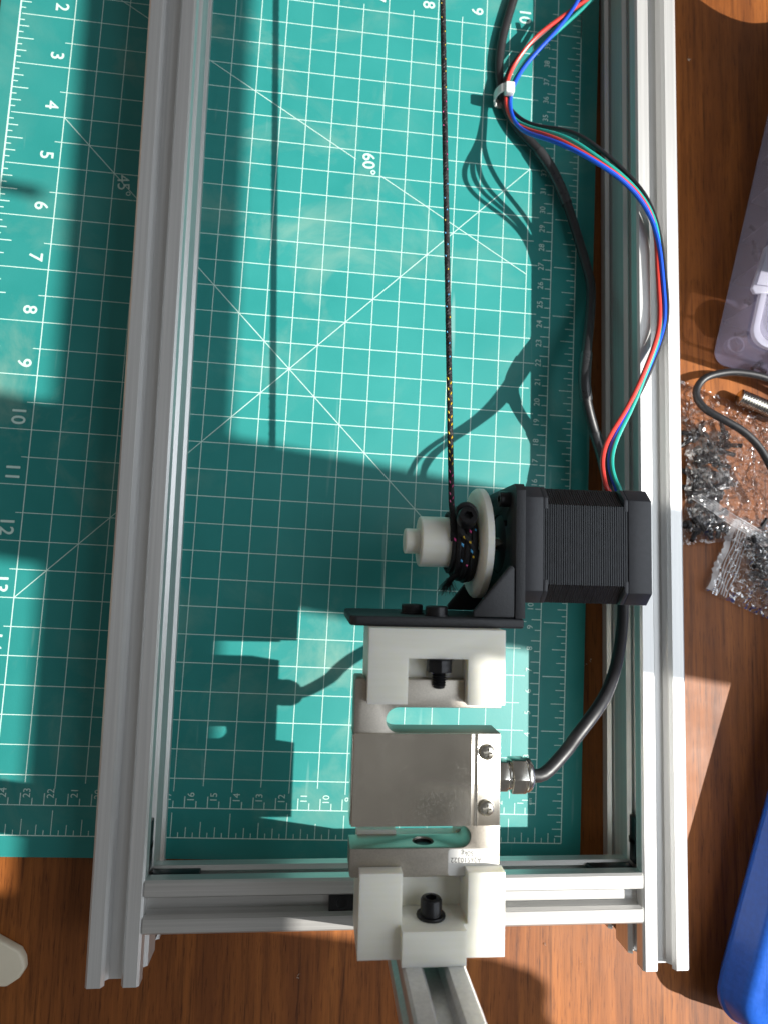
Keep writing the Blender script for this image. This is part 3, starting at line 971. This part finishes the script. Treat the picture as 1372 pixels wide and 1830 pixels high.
shl = MB().prism([bxp(28, -3.2), bxp(46.5, -1.6), bxp(48.5, 6.5), bxp(30, 6.5)], 31.5, 32.3).build("latch_pad", "box_thick", lt, bevel=.3)
b = MB()
oc = [bxp(11 + 4.6 * cos(a), 8.5 + 4.6 * sin(a)) for a in [2 * pi * k / 28 for k in range(28)]]
ic = [bxp(11 + 3.7 * cos(a), 8.5 + 3.7 * sin(a)) for a in [2 * pi * k / 28 for k in range(28)]]
shell(oc, ic, 1.2, 5, b)
b.build("moulded_ring", "box_thick", bx)
pc = bxp(26, 22)
wdisc = MB().lathe([(0, 10), (3, 10.4), (5, 9), (5.4, 5), (4.2, 4)], (pc[0], pc[1], 21.2), (0, 0, 1), 40).build("white_washer", "sticker", None)
wdisc['label'] = "white disc seen through the lid of the clear organiser box"
wdisc['category'] = "disc"
pp = MB()
for k in range(60):
    q = bxp(random.uniform(4, 140), random.uniform(6, 60))
    pp.lathe([(0, 1.6), (2, 1.6), (2, 1.0), (7, 1.0)], (q[0], q[1], 2.6 + random.uniform(0, 3)), (random.uniform(-1, 1), random.uniform(-1, 1), .15), 8)
sm = pp.build("small_parts", "black_ox", None, kind="stuff")
sm['label'] = "dark small screws inside the clear organiser box"
sm['category'] = "screws"
sm['group'] = "loose screws"

# ------------------------------------------------------------------ blue case
cs = thing("tool_case", "blue moulded plastic case with a pebbled lid at the lower right corner", "case", (150, -17, 0))
d = Vector((.308, .951)); nn = Vector((.951, -.308)); O = Vector((151.0, -14.5))
def cp_(s, t):
    p = O + d * s + nn * t
    return (p.x, p.y)
def ring(ins, z, r):
    out = []
    T, Sx = 150, 240
    for cx, cy, a0 in ((T - ins - r, Sx - ins - r, 0), (ins + r, Sx - ins - r, 90), (ins + r, -20 + ins + r, 180), (T - ins - r, -20 + ins + r, 270)):
        for k in range(9):
            a = radians(a0 + 90 * k / 8)
            out.append((*cp_(cy + r * sin(a), cx + r * cos(a)), z))
    return out
def stack(layers, mb, cap=True, mi=0):
    n = len(layers[0])
    v = [p for l in layers for p in l]
    f = []
    for i in range(len(layers) - 1):
        for k in range(n):
            j = (k + 1) % n
            f.append((i * n + k, i * n + j, (i + 1) * n + j, (i + 1) * n + k))
    f.append(tuple(range(n))[::-1])
    if cap:
        f.append(tuple(range((len(layers) - 1) * n, len(layers) * n)))
    mb.add(v, f, mi)
b = MB()
stack([ring(9, .2, 10), ring(8, 1.5, 10), ring(.8, 12, 14), ring(0, 13, 14), ring(0, 15, 14), ring(.8, 16, 14), ring(2.6, 25, 13), ring(4.2, 27, 12), ring(6.4, 28, 11), ring(8.4, 28.4, 10), ring(13.5, 30.0, 9), ring(17.2, 33.5, 8), ring(18.4, 34.4, 8)], b)
b.build("shell", "case", cs)
b = MB()
stack([ring(18.6, 34.0, 8), ring(18.8, 34.8, 8), ring(19.8, 35.3, 7)], b)
b.build("pebbled_panel", "case_tex", cs)
q = [cp_(75, -2.0), cp_(110, -2.0), cp_(110, 3), cp_(75, 3)]

# ------------------------------------------------------------------ bags of screws
def pebble(u, v, s, seed):
    return noise.noise(Vector((u * s + seed, v * s - seed, seed)))
def bag(name, label, quad, seams, seed, h, nscrew, centre, spread):
    root = thing(name, label, "plastic bag", (quad[0][0], quad[0][1], 0), "plastic bags of screws")
    nu, nv = 110, 100
    q = [Vector(p) for p in quad]
    def P(u, v):
        return (q[0] * (1 - u) + q[1] * u) * (1 - v) + (q[3] * (1 - u) + q[2] * u) * v
    top = MB()
    vv, ff = [], []
    for j in range(nv + 1):
        for i in range(nu + 1):
            u, w_ = i / nu, j / nv
            p = P(u, w_)
            e = min(u, 1 - u, w_, 1 - w_) * 6
            e = min(1, e)
            bulge = h * math.exp(-((p.x - centre[0]) ** 2 / spread[0] ** 2 + (p.y - centre[1]) ** 2 / spread[1] ** 2))
            r1 = abs(noise.noise(Vector((p.x * .13 + seed, p.y * .10, seed))))
            r2 = abs(noise.noise(Vector((p.x * .35 + seed, p.y * .30, seed + 4))))
            r3 = noise.noise(Vector((p.x * .9, p.y * .8, seed + 9)))
            z = .7 + bulge + (7.5 * r1 + 4.2 * r2 + 1.0 * r3) * (.2 + .8 * e)
            edge = .0
            vv.append((p.x + .8 * noise.noise(Vector((w_ * 9, seed, u))), p.y + .8 * noise.noise(Vector((u * 9, seed, 3 + w_))), z))
    for j in range(nv):
        for i in range(nu):
            a = j * (nu + 1) + i
            ff.append((a, a + 1, a + nu + 2, a + nu + 1))
    top.add(vv, ff)
    top.build("film", "bag", root)
    return root, P
def screws(label, centre, spread, n, seed, zmax, group):
    rr = random.Random(seed)
    mb = MB()
    for k in range(n):
        x = centre[0] + max(-1.7, min(1.7, rr.gauss(0, 1))) * spread[0]; y = centre[1] + max(-1.7, min(1.7, rr.gauss(0, 1))) * spread[1]
        a = rr.uniform(0, 2 * pi); tl = rr.uniform(-.5, .5)
        ax = (cos(a), sin(a), tl)
        L = rr.choice((4, 6, 8))
        z = 2.0 + rr.random() ** 1.5 * zmax * math.exp(-((x - centre[0]) ** 2 + (y - centre[1]) ** 2) / 250)
        mb.lathe([(0, 2.2), (2.4, 2.2), (2.5, 1.9), (2.5, 1.15), (2.5 + L, 1.15)], (x, y, max(z, 2.3 + L * abs(tl) * .5)), ax, 10)
    o = mb.build("screw_heap", "black_ox", None, kind="stuff")
    o['label'] = label; o['category'] = "screws"; o['group'] = group
    return o
r1, P1 = bag("plastic_bag", "larger crinkled clear bag of black screws beside the right rail, under the cable loop",
             [(141, 178), (197, 183), (199, 243), (142, 262)], None, 3.1, 11, 40, (156, 212), (15, 26))
screws("black screws heaped in the larger clear bag beside the right rail", (154, 210), (6, 14), 70, 5, 6, "loose screws")
r2, P2 = bag("plastic_bag", "smaller clear bag with a serrated heat-sealed edge, below the larger bag",
             [(153, 156), (197, 137), (203, 192), (168.5, 192)], None, 8.7, 12, 30, (186, 170), (12, 16))
screws("black screws in the smaller clear bag with the serrated edge", (186, 172), (5, 8), 40, 9, 6, "loose screws")
sm = MB()                                              # serrated seam of the smaller bag
a, b2 = Vector((153.2, 156.5)), Vector((168.3, 191.5))
dirn = (b2 - a).normalized(); nr = Vector((dirn.y, -dirn.x))
L = (b2 - a).length
up_, dn_ = [], []
for k in range(41):
    t = k / 40
    off = -1.3 * abs(((t * 11) % 1) - .5) * 2 if .18 < t < .85 else -.4
    p = a + dirn * L * t + nr * off
    up_.append((p.x, p.y, 3.0 + 1.2 * sin(t * 14)))
    p = a + dirn * L * t + nr * 2.4
    dn_.append((p.x, p.y, 3.6 + .8 * sin(t * 14)))
sm.add(up_ + dn_, [(k, k + 1, 42 + k, 41 + k) for k in range(40)])
for j in range(5):
    pts = [a + dirn * L * t + nr * (3.4 + j * 1.7) for t in [k / 12 for k in range(13)]]
    sm.tube([(p.x, p.y, 4.0 + .7 * sin(i * .9 + j)) for i, p in enumerate(pts)], .28, 5, smooth=2)
sm.build("heat_sealed_edge", "seam", r2)
sm = MB()                                              # pressed zip strip of the larger bag
a, b2 = Vector((141, 196)), Vector((182, 172))
dirn = (b2 - a).normalized(); nr = Vector((-dirn.y, dirn.x))
for j in range(6):
    pts = [a + dirn * 44 * t + nr * (5.5 + j * 1.0) for t in [k / 12 for k in range(13)]]
    sm.tube([(p.x, p.y, 6.6 + .8 * sin(i * .8)) for i, p in enumerate(pts)], .22, 5, smooth=2)
sm.build("zip_strip", "seam", r1)

lc2 = MB().tube([(201, 257, 9), (193.9, 260.1, 9), (185.5, 262.6, 9), (175.9, 264.7, 9), (163.9, 265.2, 8.5), (152.5, 262.3, 8), (147.2, 257.0, 8), (146.2, 250.8, 9), (149.6, 244.7, 11), (157.2, 239.6, 13), (167.0, 233.8, 14), (175.4, 225.8, 14), (182.4, 213.4, 14), (190, 199, 13)], 1.85, 12, smooth=6)
o = lc2.build("black_cable", "rubber", None)
o['label'] = "black cable curving in a loop over the clear bag of screws at the right edge"
o['category'] = "cable"
tr = MB()
ax = Vector((14, -5, 0)).normalized()
prof = [(0, 3.2)]
for k in range(17):
    prof += [(.5 + k * 1.5, 4.0), (.8 + k * 1.5, 4.0), (1.2 + k * 1.5, 3.0), (1.5 + k * 1.5, 3.0)]
tr.lathe(prof, (170.5, 254.0, 5.4), tuple(ax), 26)
o = tr.build("threaded_rod", "gland", None)
o['label'] = "shiny threaded metal stud lying inside the black cable loop"
o['category'] = "threaded rod"

# ------------------------------------------------------------------ cream plastic piece, crumbs
pl = [(-200, 7), (-175, 6), (-164.4, 2.2), (-153.2, -4.0), (-151.2, -7.5), (-150.4, -11.6), (-152.6, -15.2), (-157.5, -18.4), (-163, -18.0), (-167, -20.5), (-200, -22)]
o = MB().prism([(x - 5.0, y - .2) for x, y in pl[::-1]], .2, 5.0).build("plastic_piece", "beige", None, bevel=1.2, seg=3)
o['label'] = "cream plastic piece with a rounded tip poking in from the left edge"
o['category'] = "plastic piece"
cr = MB()
rc = random.Random(11)
spots = [(66, -1), (68, 1), (90, -18), (72, -9), (133, 395), (136, 372), (150, 440), (139, 330), (94, 120), (92, 118), (93.5, 160), (-40, -20), (140, 60), (90, 60)]
for x, y in spots:
    for k in range(3):
        s = rc.uniform(.25, .7)
        p = Vector((x + rc.uniform(-1, 1), y + rc.uniform(-1, 1), s * .6))
        cr.add([p + Vector((rc.uniform(-s, s), rc.uniform(-s, s), rc.uniform(-.4, .6) * s)) for _ in range(3)] + [p + Vector((0, 0, s))], [(0, 1, 2), (0, 1, 3), (1, 2, 3), (2, 0, 3)])
o = cr.build("crumbs", "crumb", None, kind="stuff")
o['label'] = "tiny pale crumbs and shavings scattered on the wooden table"
o['category'] = "crumbs"
hc = MB().lathe([(0, 45), (12, 45)], (210, 505, 36), (1, 0, 0), 48)
o = MB().box(214, 218, 300, 560, .2, 104).build("shade_card", "card", None, cutters=[('DIFFERENCE', hc)])  # unseen card, added to throw shade on the table's top right
o['label'] = "unseen upright grey card with a round cut-out, added beyond the right edge to cast shade"
o['category'] = "card"
